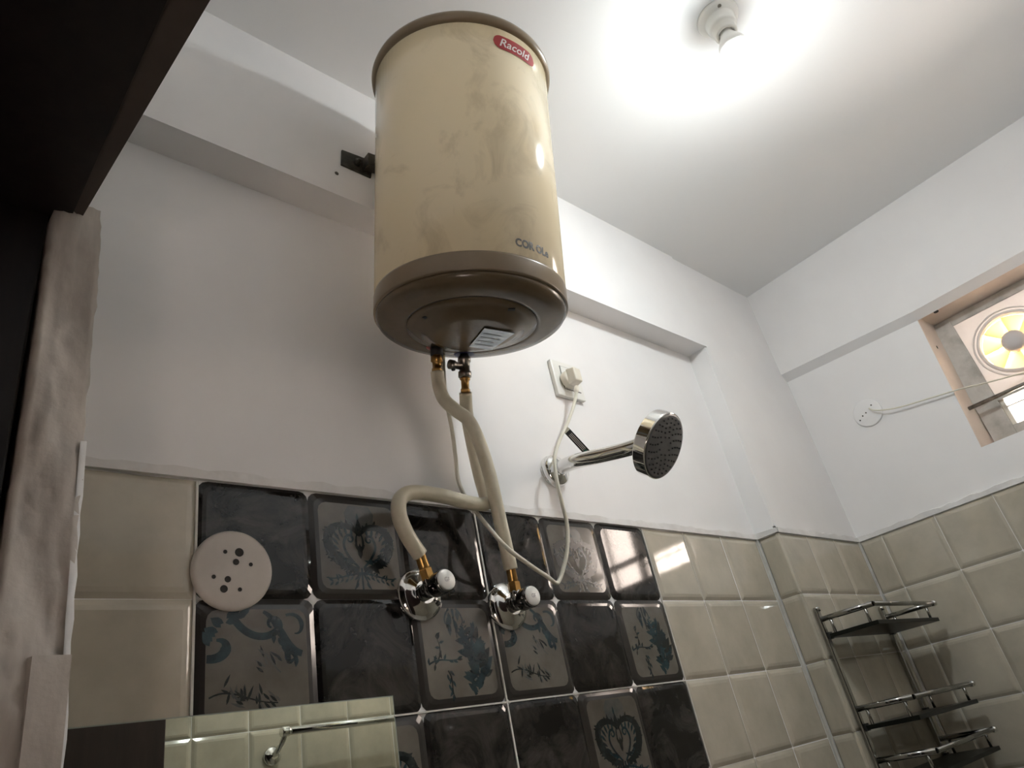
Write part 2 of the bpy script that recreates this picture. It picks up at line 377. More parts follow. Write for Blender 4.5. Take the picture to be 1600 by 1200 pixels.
# corner column
col_ = structure(MB().box((XC+.004, -D+.004, ZF), (XB+.05, .02, ZC)), 'wall_column', PLASTER)
cw = (XB-XC-.003)/3
for zc, sz in ROWS:
    for k in range(3): put_tile(col_, T_BEIGE, (XC+(k+.5)*cw, -D, zc), 0, cw/TS, sz, wob=.002)
    put_tile(col_, T_BEIGE, (XC, -D/2-.001, zc), -pi/2, (D-.002)/TS, sz, wob=.002)
g((XB-.005, -D-.0015, ZF), (XB+.001, -D+.006, 0), p=col_)

# right wall with the ventilator opening
WY0, WY1, WZ0, WZ1 = -.468, -1.06, .119, .530
wr = MB()
wr.box((XB+.004, -1.3, ZF), (XB+.16, .1, WZ0)); wr.box((XB+.004, -.445, WZ0), (XB+.16, .1, .62))
wr.hexa([(XB+.004, -.4525, WZ0), (XB+.01, -.4525, WZ0), (XB+.01, -.445, WZ0), (XB+.004, -.445, WZ0)], [(XB+.004, -.472, .536), (XB+.01, -.472, .536), (XB+.01, -.445, .536), (XB+.004, -.445, .536)])
wr.box((XB+.004, -1.3, WZ0), (XB+.16, WY1, .62)); wr.box((XB+.004, -1.3, .60), (XB+.16, .1, ZC))
wall_right = structure(wr, 'wall_right', PLASTER)
y = -.27+.15
ys = [(-D-.001, -.12)] + [(-.12-.15*k, -.27-.15*k) for k in range(7)]
for zc, sz in ROWS:
    for a, b in ys: put_tile(wall_right, T_BEIGE, (XB, (a+b)/2, zc), -pi/2, (a-b)/TS, sz, wob=.002)
# shallow beam over the right wall (its soffit runs on as the head of the opening)
bz = [(-.04, .546, .569), (-.476, .5185, .540), (-1.3, .5185, .540)]
bm_ = MB()
for (y0, i0, o0), (y1, i1, o1) in zip(bz, bz[1:]):
    X0, X1 = XB-.02, XB+.16
    k = (i0-o0)/.02; zi0 = i0 if y0 > -.3 else i0; 
    bm_.hexa([(X0, y0, o0), (XB+.004, y0, i0), (XB+.004, y1, i1), (X0, y1, o1)], [(X0, y0, ZC), (XB+.004, y0, ZC), (XB+.004, y1, ZC), (X0, y1, ZC)])
trim_beam_b = structure(bm_, 'trim_2', PLASTER)
# beam over the back wall
structure(MB().box((XL-.02, -D, ZS), (XC+.01, .01, ZC)), 'trim_1', PLASTER)
# putty line over the tiling
def putty(a, b, nrm, name):
    a, b, nrm = Vector(a), Vector(b), Vector(nrm); n = max(2, int((b-a).length/.02)); mb = MB(); rr = random.Random(len(name))
    vs = []
    for i in range(n+1):
        p = a.lerp(b, i/n); h = .013+rr.uniform(-.003, .003); d = .0035+rr.uniform(-.0008, .0008)
        vs += [p-nrm*.004, p+nrm*d*.8, p+nrm*d*.8+Vector((0, 0, h)), p-nrm*.004+Vector((0, 0, h+.002))]
    fs = [(4*i+k, 4*i+(k+1) % 4, 4*i+4+(k+1) % 4, 4*i+4+k) for i in range(n) for k in range(4)]
    mb.add(vs, fs, 0, False); structure(mb, name, PUTTY)
putty((XL+.01, .001, .001), (XC, .001, .001), (0, -1, 0), 'trim_3')
putty((XC, 0, .001), (XC, -D-.003, .001), (-1, 0, 0), 'trim_4')
putty((XC-.003, -D+.001, .001), (XB, -D+.001, .001), (0, -1, 0), 'trim_5')
putty((XB+.001, -D, .001), (XB+.001, -1.2, .001), (-1, 0, 0), 'trim_6')

# front wall (seen only in the mirror), ceiling, floor
wall_front = structure(MB().box((-.40, WC-.12, ZF), (XB+.2, WC-.004, ZC)), 'wall_front', PLASTER)
for zc, sz in ROWS:
    for k in range(14):
        xa = -.17+.15*k; xb_ = min(xa+.15, XB)
        if xb_-xa < .03: continue
        put_tile(wall_front, T_BEIGE, ((xa+xb_)/2, WC, zc), pi, (xb_-xa)/TS, sz, wob=.003)
structure(MB().box((-.5, -1.4, ZC), (XB+.2, .12, ZC+.1)), 'ceiling', CEIL)
structure(MB().box((-1.9, -2.3, ZF-.1), (XB+.2, 1.1, ZF)), 'floor', FLOORM)

# left wall: the door opening the photo is taken through
HZ = .28
wl = MB()
wl.box((-.31, WC, HZ+.01), (-.1585, -.44, ZC)); wl.hexa([(-.31, -.44, HZ+.01), (-.1585, -.44, HZ+.01), (-.186, .0, HZ+.01), (-.31, .0, HZ+.01)], [(-.31, -.44, ZC), (-.1585, -.44, ZC), (-.186, .0, ZC), (-.31, .0, ZC)])
wl.box((-.31, WC, ZF), (XL, -.93, HZ+.01))
wall_left = structure(wl, 'wall_left', PLASTER)
# rough cement return beside the frame
rows_ = [(.30, -.209, -.160), (.22, -.207, -.157), (.12, -.205, -.154), (.0, -.204, -.151), (-.1, -.203, -.149), (-.2, -.203, -.146), (-.316, -.2025, -.141), (-.6, -.202, -.140), (ZF, -.20, -.14)]
def lerp_rows(z):
    for (z0, a0, b0), (z1, a1, b1) in zip(rows_, rows_[1:]):
        if z <= z0 and z >= z1:
            t = (z0-z)/(z0-z1); return a0+(a1-a0)*t, b0+(b1-b0)*t
    return rows_[-1][1:]
rr = random.Random(4); mb = MB(); NX = 10; zs = [.30-.0125*k for k in range(74)] + [-.8, -1.2, ZF]; vs = []
for z in zs:
    a, b = lerp_rows(z); a -= .001
    for i in range(NX+1):
        t = i/NX; e = (rr.uniform(-.0022, .0022) if 0 < i < NX else rr.uniform(-.0008, .0008))
        vs.append((a+(b-a)*t + (rr.uniform(-.0012, .0012) if i in (0, NX) else 0), -.1+e - .003*sin(z*23+t*4), z))
    vs += [(b-.001, -.045, z), (b-.004, .003, z)]; vs.insert(len(vs)-NX-3, (a-.002, -.03, z))
nc = NX+4
mb.add(vs, [(j*nc+i, j*nc+i+1, (j+1)*nc+i+1, (j+1)*nc+i) for j in range(len(zs)-1) for i in range(nc-1)], 0, True)
structure(mb, 'door_reveal', CEMENT, wall_left)
mb = MB()                                   # lower, newer filler over the render
za = -.232; pts = [(-.176, -.143, za), (-.174, -.142, -.4), (-.172, -.1415, ZF)]
vs = []
for (a, b, z) in pts: vs += [(a, -.098, z), (a+.003, -.107, z), (b, -.107, z), (b+.001, -.09, z)]
mb.add(vs, [(4*j+i, 4*j+i+1, 4*j+5+i, 4*j+4+i) for j in range(2) for i in range(3)] + [(0, 1, 2, 3)], 0)
structure(mb, 'filler_strip', PUTTY if False else CEMENT, wall_left)
mb = MB(); vs = []                          # pale filler bead along the tile edge
for k in range(30):
    z = -.02-.02*k; a, b = lerp_rows(z); wv = rr.uniform(-.001, .001)
    vs += [(b-.004, -.1015, z), (b+.002+wv, -.1025, z), (b+.003+wv, -.09, z)]
mb.add(vs, [(3*j+i, 3*j+i+1, 3*j+4+i, 3*j+3+i) for j in range(29) for i in range(2)], 0, True)
structure(mb, 'filler_bead', PUTTY, wall_left)
# wooden frame and leaf
door = bpy.data.objects.new('door_1', None); COL.objects.link(door); door.location = (-.25, -.5, ZF); door['kind'] = 'structure'
MB().hexa([(-.19, -.97, HZ), (-.1585, -.97, HZ), (-.1585, -.44, HZ), (-.19, -.44, HZ)], [(-.19, -.97, .32), (-.1585, -.97, .32), (-.1585, -.44, .32), (-.19, -.44, .32)]) \
    .hexa([(-.19, -.44, HZ), (-.1585, -.44, HZ), (-.182, -.06, HZ), (-.2065, -.06, HZ)], [(-.19, -.44, .32), (-.1585, -.44, .32), (-.182, -.06, .32), (-.2065, -.06, .32)]).build('head_stop', BROWN, door)
MB().box((-.36, -1.0, HZ-.004), (-.1905, -.06, .34)).build('frame_head', WOOD, door)
MB().box((-.36, -.088, ZF), (-.2115, -.03, HZ)).build('frame_jamb', WOOD, door, bevel=.003)
MB().box((-.33, -1.0, ZF), (-.185, -.925, HZ)).build('frame_jamb', WOOD, door, bevel=.003)
lf = MB().box((-.15, -1.035, ZF+.01), (.300, -1.0, .27)).build('door_leaf', LEAF, door, bevel=.003)
# the dark hall the photographer stands in
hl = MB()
HY0, HY1, HZ0, HZ1 = -2.1, -1.7, -1.75, -1.22      # opening added in the unseen hall wall to let fill light in
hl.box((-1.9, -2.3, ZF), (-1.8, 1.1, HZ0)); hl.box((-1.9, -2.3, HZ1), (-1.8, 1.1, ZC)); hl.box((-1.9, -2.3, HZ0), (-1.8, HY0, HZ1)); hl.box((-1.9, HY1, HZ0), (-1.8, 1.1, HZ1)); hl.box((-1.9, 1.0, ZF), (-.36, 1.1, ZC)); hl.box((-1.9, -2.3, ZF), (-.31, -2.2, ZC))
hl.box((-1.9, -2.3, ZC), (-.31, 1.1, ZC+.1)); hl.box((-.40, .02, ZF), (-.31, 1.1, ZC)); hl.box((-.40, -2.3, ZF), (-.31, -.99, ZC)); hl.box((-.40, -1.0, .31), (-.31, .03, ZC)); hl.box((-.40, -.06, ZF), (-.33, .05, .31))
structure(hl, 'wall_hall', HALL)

# ------------------------------------------------------------------ window_1 (ventilator)
win = bpy.data.objects.new('window_1', None); COL.objects.link(win); win.location = (XB+.08, (WY0+WY1)/2, WZ0); win['kind'] = 'structure'
FX = XB+.085
# splayed reveal faces
rv = MB()
fy0, fy1, fz0, fz1 = -.489, -1.05, .140, .5105
oL = [(XB+.003, WY0, WZ0-.002), (XB+.003, WY0+.006, .53)]; 
rv.hexa([(XB+.0055, -.4535, .118), (FX+.03, -.470, .140), (FX+.03, -.42, .140), (XB+.0055, -.42, .118)], [(XB+.0055, -.473, .535), (FX+.03, -.491, .516), (FX+.03, -.43, .516), (XB+.0055, -.43, .535)])
rv.hexa([(XB-.019, -.462, .5395), (FX+.03, -.48, .512), (FX+.03, -1.07, .512), (XB-.019, -1.08, .5395)], [(XB-.019, -.462, .60), (FX+.03, -.47, .60), (FX+.03, -1.07, .60), (XB-.019, -1.08, .60)])
rv.hexa([(XB+.002, -1.075, .10), (FX+.03, -1.06, .10), (FX+.03, -1.09, .10), (XB+.002, -1.09, .10)], [(XB+.002, -1.075, .545), (FX+.03, -1.06, .545), (FX+.03, -1.09, .545), (XB+.002, -1.09, .545)])
rv.hexa([(XB+.006, -.45, .08), (FX+.03, -.45, .08), (FX+.03, -1.08, .08), (XB+.006, -1.08, .08)], [(XB+.006, -.45, .1185), (FX+.03, -.45, .130), (FX+.03, -1.08, .130), (XB+.006, -1.08, .1185)])
rv.build('window_reveal', REVEAL, win)
mb = MB(); p = at_y(0, 0, 0)
h0 = Vector((XB+.03, -.52, .5275))
MB().lathe([(.0001, -.0012), (.006, -.001), (.007, .001)], h0, (-.25, 0, -1), 10).build('drill_hole', BLACK, win)
MB().lathe([(.0001, -.0012), (.004, -.001), (.005, .001)], (XB+.03, -.4765, .43), (.2, -1, 0), 10).build('drill_hole', OLIVE, win)
def bar(name, lo, hi, m, bevel=.0015): return MB().box(lo, hi).build(name, m, win, bevel=bevel)
bar('frame_side', (FX, -.530, .125), (FX+.03, -.472, .505), FRAMEM)
bar('frame_side', (FX, -1.07, .125), (FX+.03, -1.03, .505), FRAMEM)
bar('frame_head', (FX+.0015, -1.07, .487), (FX+.03, -.472, .515), FRAMEM)
bar('frame_sill', (FX+.0015, -1.07, .120), (FX+.03, -.472, .163), FRAMEM)
bar('frame_rail', (FX-.004, -1.03, .236), (FX+.022, -.530, .252), FRAMEM)
bar('frame_mullion', (FX, -.775, .163), (FX+.028, -.745, .49), FRAMEM)
MB().tube([(XB+.045, -.452, .2375), (XB+.045, -.70, .2375), (XB+.045, -1.075, .2375)], .0055, 8, spline=False).build('grille_bar', STEELB, win)
# lower panes with their thin glazing bars, and tall panes right of the fan
ymunt = [-.533, -.555, -.605, -.655, -.705, -.745]
bar('inner_frame', (FX+.006, -.541, .163), (FX+.026, -.530, .236), IVORY, .001)
bar('glazing_bar', (FX+.008, -.745, .213), (FX+.020, -.541, .2165), FRAMEM, .0005)
for yy in ymunt[2:5]: bar('glazing_bar', (FX+.008, yy-.0014, .163), (FX+.020, yy+.0014, .236), FRAMEM, .0005)
for a, b in zip(ymunt[1:], ymunt[2:]):
    MB().box((FX+.013, b+.001, .163), (FX+.016, a-.001 if a != -.555 else -.541, .236)).build('pane', PANE, win)
bar('glazing_bar', (FX+.008, -.905, .163), (FX+.020, -.895, .487), FRAMEM, .0005)
for a, b in ((-.775, -.897), (-.903, -1.03)):
    for z0, z1 in ((.163, .236), (.252, .487)): MB().box((FX+.013, b, z0), (FX+.016, a, z1)).build('pane', PANE, win)

# exhaust fan in the upper part
FC = Vector((FX+.004, -.636, .370))
fan = thing('exhaust_fan', FC, 'white exhaust fan with glowing cream blades and grey hub, in the window', 'fan')
mb = MB(); n = 40; R0 = .079; sq = []; 
hy, hz = .112, .122
ring = [(R0*cos(2*pi*k/n), R0*sin(2*pi*k/n)) for k in range(n)]
outer = []
for c_, s_ in [(cos(2*pi*k/n), sin(2*pi*k/n)) for k in range(n)]:
    t = min(hy/abs(c_) if abs(c_) > 1e-6 else 9, hz/abs(s_) if abs(s_) > 1e-6 else 9); outer.append((c_*t, s_*t))
for k, sy, sz_ in ((5, 1, 1), (15, -1, 1), (25, -1, -1), (35, 1, -1)): outer[k] = (sy*hy, sz_*hz)
vs = [FC+Vector((0, a, b)) for a, b in ring] + [FC+Vector((0, a, b)) for a, b in outer] + [FC+Vector((.035, a, b)) for a, b in ring]
mb.add(vs, [(k, (k+1) % n, n+(k+1) % n, n+k) for k in range(n)], 0); mb.add(vs, [(k, (k+1) % n, 2*n+(k+1) % n, 2*n+k) for k in range(n)], 0, True)
mb.build('fan_panel', FANP, fan)
MB().lathe([(.079, 0), (.079, .006), (.083, .008), (.087, .006), (.089, .0)], FC, (-1, 0, 0), 40, cap=False).build('fan_ring', FANP, fan)
MB().lathe([(.094, 0), (.095, .0025), (.098, .0025), (.099, 0)], FC, (-1, 0, 0), 40, cap=False).build('panel_rim', FANP, fan)
MB().lathe([(.0001, .014), (.016, .013), (.026, .009), (.0295, .003), (.030, -.03)], FC, (-1, 0, 0), 32).build('fan_hub', mat('grey_hub', (.62, .58, .57), .35), fan, label='grey fan hub')
for k in range(8):
    a0 = 2*pi*k/8; mb = MB(); vs = []
    for i in range(6):
        r_ = .029+(.0785-.029)*i/5
        for j in range(5):
            a = a0+(j/4)*(2*pi/8*1.12); vs.append(FC+Vector((.010+.012*(j/4), r_*cos(a), r_*sin(a))))
    mb.add(vs, [(i*5+j, i*5+j+1, i*5+6+j, i*5+5+j) for i in range(5) for j in range(4)], 0, True)
    mb.build('fan_blade', BLADE, fan)

# round plate on the right wall with the fan's wire
pc = Vector((XB+.004, -.236, .336))
rp = thing('round_wall_plate', pc, 'small white round plate on the right wall with the fan wire', 'cover plate')
MB().lathe([(.041, -.002), (.0425, .002), (.0415, .0045), (.038, .0058), (.0001, .0062)], pc, (-1, 0, 0), 40).build('plate', PLASTER, rp)
for q in ((1361, 633), (1348, 650), (1353, 645), (1344, 657)):
    h = at_x(q[0], q[1], XB-.0025); MB().lathe([(.0001, .0006), (.0022, .0006), (.0022, -.001)], h, (-1, 0, 0), 8).build('hole', INK, rp)
wp = [at_x(1358, 638, XB-.002), at_x(1366, 641, XB-.012), at_x(1385, 640, XB-.014), at_x(1410, 635, XB-.012), at_x(1450, 623, XB-.010), at_x(1500, 608, XB-.006), at_x(1545, 597, XB+.03), at_x(1600, 582, XB+.07), Vector((FX-.008, -.70, .262))]
wire = MB().tube(wp, .0022, 8).build('fan_wire', CABLE)
tag(wire, 'thin pale wire running from the round wall plate to the exhaust fan', 'wire')

# ------------------------------------------------------------------ water heater
HC = Vector((.3661, -.1689, .2579)); HA = Vector((-.0147, -.218, 1)).normalized(); HR = .1567
heater = thing('water_heater', HC, 'cream cylindrical water heater with brown end caps hung on the back wall', 'water heater')
heater.rotation_mode = 'QUATERNION'; heater.rotation_quaternion = Vector((0, 0, 1)).rotation_difference(HA)
HM = Matrix.Translation(HC) @ heater.rotation_quaternion.to_matrix().to_4x4(); HI = HM.inverted()
MB().lathe([(HR*.985, .030), (HR, .033), (HR, .459), (HR*.985, .462)], seg=96).build('tank_shell', CREAM, heater, local=True)
MB().lathe([(HR*.96, .0005), (HR*1.003, .001), (HR*1.006, .004), (HR*1.006, .029), (HR*1.0, .0325), (HR*.97, .033)], seg=96).build('lower_band', TAUPE, heater, local=True)
MB().lathe([(HR*.97, -.002), (HR*.975, -.0018), (HR*.975, .003)], seg=96).build('band_groove', GAP, heater, local=True)
MB().lathe([(HR*.97, .461), (HR*1.01, .462), (HR*1.04, .466), (HR*1.045, .472), (HR*1.03, .479), (HR*.9, .492), (HR*.6, .510), (HR*.3, .518), (.0001, .520)], seg=96).build('top_cap', TAUPE, heater, local=True)
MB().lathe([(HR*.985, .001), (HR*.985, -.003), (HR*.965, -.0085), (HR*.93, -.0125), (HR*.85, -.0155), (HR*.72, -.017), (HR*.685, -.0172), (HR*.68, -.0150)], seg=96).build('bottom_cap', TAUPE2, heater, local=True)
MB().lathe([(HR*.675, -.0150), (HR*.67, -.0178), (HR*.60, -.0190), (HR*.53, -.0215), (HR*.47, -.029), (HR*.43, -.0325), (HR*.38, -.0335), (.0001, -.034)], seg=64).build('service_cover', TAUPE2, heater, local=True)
def heater_plane(px, py, t):
    n = HA; P0 = HC+HA*t; d = ray(px, py); return HI @ (CAM + d*((P0-CAM).dot(n)/d.dot(n)))
for q in (((666, 496), (1, .25)), ((799, 483), (1, -.7))):
    c = heater_plane(*q[0], -.0195); d1 = Vector((q[1][0], q[1][1], 0)).normalized(); d2 = Vector((-d1.y, d1.x, 0))
    MB().obox(c, d1*.0055, d2*.0035, Vector((0, 0, .0016))).build('screw_slot', GAP, heater, local=True)
st = [heater_plane(x, y_, -.0352) for x, y_ in ((733, 541), (768, 546), (804, 520), (757, 512))]
dn = Vector((0, 0, .0012))
lab = MB().hexa([v-dn for v in st], st).build('rating_sticker', STICK, heater, local=True, label='silver rating sticker under the tank')
for k in range(4):
    a = st[0].lerp(st[3], .2+.19*k); b = st[1].lerp(st[2], .2+.19*k); a, b = a.lerp(b, .1), a.lerp(b, .85-.1*(k % 2))
    dd = (st[3]-st[0]).normalized()*.0012
    MB().add([a-dd-dn*1.2, b-dd-dn*1.2, b+dd-dn*1.2, a+dd-dn*1.2], [(0, 1, 2, 3)]).build('print_line', INK, lab, local=True)
# badge and lettering wrapped on the shell
def wrap(ang, z, r=HR): return (r*cos(radians(ang)), r*sin(radians(ang)), z)
a0, a1, zc_, hh = -109.8, -77.5, .4305, .0142
vs = []; n = 40; top = []; bot = []
for k in range(n+1):
    t = k/n; ang = a0+(a1-a0)*t; e = min(t, 1-t)*(a1-a0)/180*pi*HR/hh
    h = hh*(sqrt(max(0, 1-(1-min(e, 1))**2)) if e < 1 else 1)
    top.append(wrap(ang, zc_+h, HR+.0006)); bot.append(wrap(ang, zc_-h, HR+.0006))
mb = MB().add(top+bot, [(k, k+1, n+2+k, n+1+k) for k in range(n)], 0, True)
badge = mb.build('brand_badge', RED, heater, local=True, label='red oblong badge with white script')
def text_mesh(body, shear=0, outline=False, weight=0):
    cu = bpy.data.curves.new('t', 'FONT'); cu.body = body; cu.size = 1; cu.shear = shear; cu.resolution_u = 3; cu.offset = weight
    if outline: cu.fill_mode = 'NONE'; cu.bevel_depth = .045; cu.bevel_resolution = 0
    o = bpy.data.objects.new('t', cu); COL.objects.link(o)
    dg = bpy.context.evaluated_depsgraph_get(); dg.update()
    me = o.evaluated_get(dg).to_mesh()
    vs = [v.co.copy() for v in me.vertices]; fs = [tuple(p.vertices) for p in me.polygons]
    o.evaluated_get(dg).to_mesh_clear(); bpy.data.objects.remove(o); bpy.data.curves.remove(cu)
    return vs, fs
def wrap_text(name, body, m, ang0, ang1, z0, z1, lift, parent, shear=0, outline=False, weight=0):
    vs, fs = text_mesh(body, shear, outline, weight)
    xs = [v.x for v in vs]; ys_ = [v.y for v in vs]; x0, x1, y0, y1 = min(xs), max(xs), min(ys_), max(ys_)
    out = [wrap(ang0+(v.x-x0)/(x1-x0)*(ang1-ang0), z0+(v.y-y0)/(y1-y0)*(z1-z0), HR+lift+(v.z*.002 if outline else 0)) for v in vs]
    mb = MB(); mb.add(out, fs); return mb.build(name, m, parent, local=True)
wrap_text('lettering', 'Racold', WHITE, a0+4, a1-4.5, zc_-.0085, zc_+.0085, .0012, badge, shear=.35, weight=.012)
wrap_text('lettering', 'COR OLe', INK, -104.3, -80.0, .0465, .0610, .0006, heater, outline=True)

# hot outlet, cold inlet with safety valve: parts of the heater
def wl_(v): return HI @ v
hot = HM @ heater_plane(682, 541, -.015); cold = HM @ heater_plane(725, 552, -.015)
dv = Vector((0, .0, -1)); 
def stack(name, top, prof, m, seg=20, parent=heater, axis=-HA, label=None):
    return MB().lathe(prof, HI @ top, HI.to_3x3() @ axis, seg).build(name, m, parent, local=True, label=label)
stack('hot_ring', hot, [(.018, -.006), (.018, .002), (.013, .003), (.0001, .003)], REDP, label='red hot outlet ring')
stack('hot_outlet', hot, [(.0108, -.004), (.0108, .018), (.006, .019)], BLACK, 20)
stack('hot_coupling', hot, [(.009, .018), (.0105, .020), (.0105, .029), (.008, .031), (.0075, .040), (.009, .042), (.009, .047), (.006, .048)], BRASS, 6)
stack('cold_ring', cold, [(.018, -.006), (.018, .002), (.013, .003), (.0001, .003)], BLUEP, label='dark blue cold inlet ring')
sv = stack('safety_valve', cold, [(.008, -.004), (.008, .006), (.0115, .008), (.0115, .016), (.0095, .018), (.0095, .034), (.0118, .036), (.0118, .045), (.009, .047)], STEELB, 12)
stack('cold_coupling', cold, [(.009, .047), (.0095, .05), (.0072, .052), (.0070, .066), (.0085, .068), (.0085, .074), (.006, .075)], BRASS, 6)
sa = HI @ (cold - HA*.026)
side = (HI.to_3x3() @ Vector((-1, .05, -.05))).normalized()
MB().lathe([(.0065, .004), (.0065, .022), (.0085, .023), (.0085, .032), (.003, .033)], sa, side, 16).build('relief_branch', STEELB, sv, local=True)
MB().lathe([(.0035, 0), (.0035, .011), (.0001, .011)], sa+side*.026, HI.to_3x3() @ Vector((0, 0, -1)), 10).build('relief_nipple', BLACK, sv, local=True)
hot_end = hot - HA*.047; cold_end = cold - HA*.074

# bracket bolted to the beam that the heater hangs on
bp = Vector((.262, -D, .655))
br = thing('heater_bracket', bp, 'dark rusty steel bracket bolted to the wall at the left of the heater', 'bracket')
q4 = [at_y(534, 234, -D-.003), at_y(582, 252, -D-.003), at_y(580, 278, -D-.003), at_y(533, 257, -D-.003)]
e = Vector((0, .003, 0))
MB().hexa([v+e for v in q4], [v-e*.3 for v in q4]).build('back_plate', OLIVE, br, bevel=.001)
hk = [at_y(566, 250, -D-.003), at_y(600, 262, -D-.003), at_y(600, 274, -D-.003), at_y(566, 268, -D-.003)]
MB().hexa([v for v in hk], [v-Vector((0, .022, 0)) for v in hk]).build('hanger_lug', OLIVE, br, bevel=.001)
MB().lathe([(.008, 0), (.008, .007), (.004, .0075), (.004, .013), (.0001, .0135)], at_y(557, 256, -D-.003), (0, -1, 0), 6).build('bolt', OLIVE, br)
hole = MB().lathe([(.0001, .001), (.0035, .0012), (.0045, -.001)], at_y(526, 271, -D), (0, -1, 0), 10).build('drill_hole', INK, trim_beam_b)
hole.parent = None
hole = None
for o in [o for o in bpy.data.objects if o.name.startswith('drill_hole') and o.parent is None]: o.parent = bpy.data.objects['trim_1']

# ------------------------------------------------------------------ angle valves and hoses
def angle_valve(px, py, capq, label, x0):
    c = at_y(px, py, 0); c.x = x0
    t = thing('angle_valve', c, label, 'valve', None)
    cap = at_x(capq[0], capq[1], x0); L = -cap.y
    ax = (cap-c); ax.normalize()
    MB().lathe([(.0385, -.004), (.039, .001), (.037, .006), (.029, .011), (.018, .014), (.0165, .016)], c, (0, -1, 0), 48).build('wall_flange', CHROME, t)
    MB().lathe([(.0125, .010), (.0125, L*.52), (.0105, L*.53), (.0105, L*.58)], c, ax, 28).build('valve_body', DCHROME, t)
    k = MB().lathe([(.0108, L*.54), (.0155, L*.56), (.0165, L*.62), (.0168, L*.97), (.0155, L*.995), (.0145, L)], c, ax, 28).build('handle', DCHROME, t)
    MB().lathe([(.0150, L-.001), (.0150, L+.0012), (.0138, L+.0022), (.0001, L+.0026)], c, ax, 28).build('cap_disc', PLAST, k, label='white handle cap')
    cc = c+ax*(L+.003); s1 = ax.cross(Vector((0, 0, 1))).normalized()*-1; s2 = s1.cross(ax).normalized(); s2 = -s2 if s2.z < 0 else s2
    vs, fs = text_mesh('GF', 0)
    xs = [v.x for v in vs]; yv = [v.y for v in vs]
    mx, my = (max(xs)+min(xs))/2, (max(yv)+min(yv))/2
    s1 = s1 if s1.x > 0 else -s1
    MB().add([cc+s1*(v.x-mx)*.008+s2*(v.y-my)*.009 for v in vs], fs).build('cap_mark', mat('grey_ink', (.35, .33, .34), .5), k)
    return t, c, ax, L
def nut_stack(t, base, tip, m=BRASS):
    L = (tip-base).length; a = (tip-base).normalized()
    MB().lathe([(.0090, -.012), (.0090, .002), (.007, .004)], base, a, 20).build('outlet', CHROMED, t)
    MB().lathe([(.0085, 0), (.0100, .001), (.0100, L*.40), (.0085, L*.44)], base, a, 6, smooth=False).build('brass_nut', m, t)
    MB().lathe([(.0075, L*.42), (.0082, L*.5), (.0078, L*.95), (.0085, L), (.007, L+.001)], base, a, 20).build('hose_ferrule', m, t)
v1, c1, ax1, L1 = angle_valve(654, 930, (697, 906), 'left chrome angle valve with white cap, its hose bent to the right', .3165)
v2, c2, ax2, L2 = angle_valve(794, 948, (832, 931), 'right chrome angle valve with white cap, below the straight hose', .483)
b1, t1 = at_y(669, 906, -.040), at_y(656, 866, -.043)
b2, t2 = at_y(805, 925, -.036), at_y(798, 889, -.040)
nut_stack(v1, b1, t1); nut_stack(v2, b2, t2)
hz_ = [hot_end, at_y(686, 603, -.052), at_y(694, 624, -.058), at_y(712, 641, -.066), at_y(733, 658, -.070), at_y(750, 694, -.071), at_y(764, 738, -.068), at_y(775, 785, -.062), at_y(785, 830, -.052), at_y(795, 875, -.042), t2+(b2-t2)*.03]
hose = MB().tube(hz_, .0112, 16).build('hot_hose', HOSE)
tag(hose, 'cream hose from the heater outlet straight down to the right angle valve', 'hose')
cz_ = [cold_end, at_y(729, 642, -.036), at_y(734, 672, -.036), at_y(742, 710, -.036), at_y(751, 748, -.036), at_y(758, 772, -.037), at_y(761, 785, -.040), at_y(752, 788, -.044), at_y(730, 785, -.048), at_y(695, 776, -.052), at_y(660, 770, -.055), at_y(637, 771, -.056), at_y(624, 783, -.056), at_y(624, 806, -.054), at_y(634, 832, -.050), at_y(646, 852, -.046), t1+(b1-t1)*.03]
# the kinked hose hangs clear behind the straight one
hose2 = MB().tube(cz_, .0112, 16).build('cold_hose', HOSE)
tag(hose2, 'cream hose sharply kinked behind the straight one and looping to the left valve', 'hose')

# ------------------------------------------------------------------ socket, plug, cable
sc = Vector((.781, .004, .329))
so = thing('socket_plate', sc, 'square white power socket plate on the wall above the shower arm', 'socket')
MB().box((.738, -.0065, .284), (.824, .004, .374)).build('cover_frame', PLAST, so, bevel=.002)
MB().box((.763, -.0085, .303), (.812, -.006, .360)).build('socket_insert', PLAST, so, bevel=.001)
MB().box((.7615, -.0068, .3015), (.8135, -.0063, .3615)).build('insert_gap', INK, so)
pl = Vector((.789, -.0085, .330))
cablething = thing('power_cable', pl, 'white power cable of the heater looping down and up to its plug', 'cable')
pc_ = at_y(896, 588, -.030)
mb = MB(); 
mb.lathe([(.020, 0), (.0205, .004), (.0205, .010), (.0185, .016)], (pc_.x, -.0086, pc_.z), (0, -1, 0), 24)
mb.hexa([(pc_.x-.013, -.022, pc_.z-.020), (pc_.x+.013, -.022, pc_.z-.020), (pc_.x+.013, -.022, pc_.z+.020), (pc_.x-.013, -.022, pc_.z+.020)],
        [(pc_.x-.011, -.044, pc_.z-.018), (pc_.x+.011, -.044, pc_.z-.018), (pc_.x+.011, -.044, pc_.z+.014), (pc_.x-.011, -.044, pc_.z+.014)])
mb.build('plug', IVORY, cablething, bevel=.003)
pe = at_y(901, 607, -.034)
MB().lathe([(.0055, -.004), (.0055, .006), (.004, .014)], pe, (at_y(899, 630, -.036)-pe).normalized(), 14).build('plug_sleeve', IVORY, cablething)
start = HM @ heater_plane(692, 553, -.014)
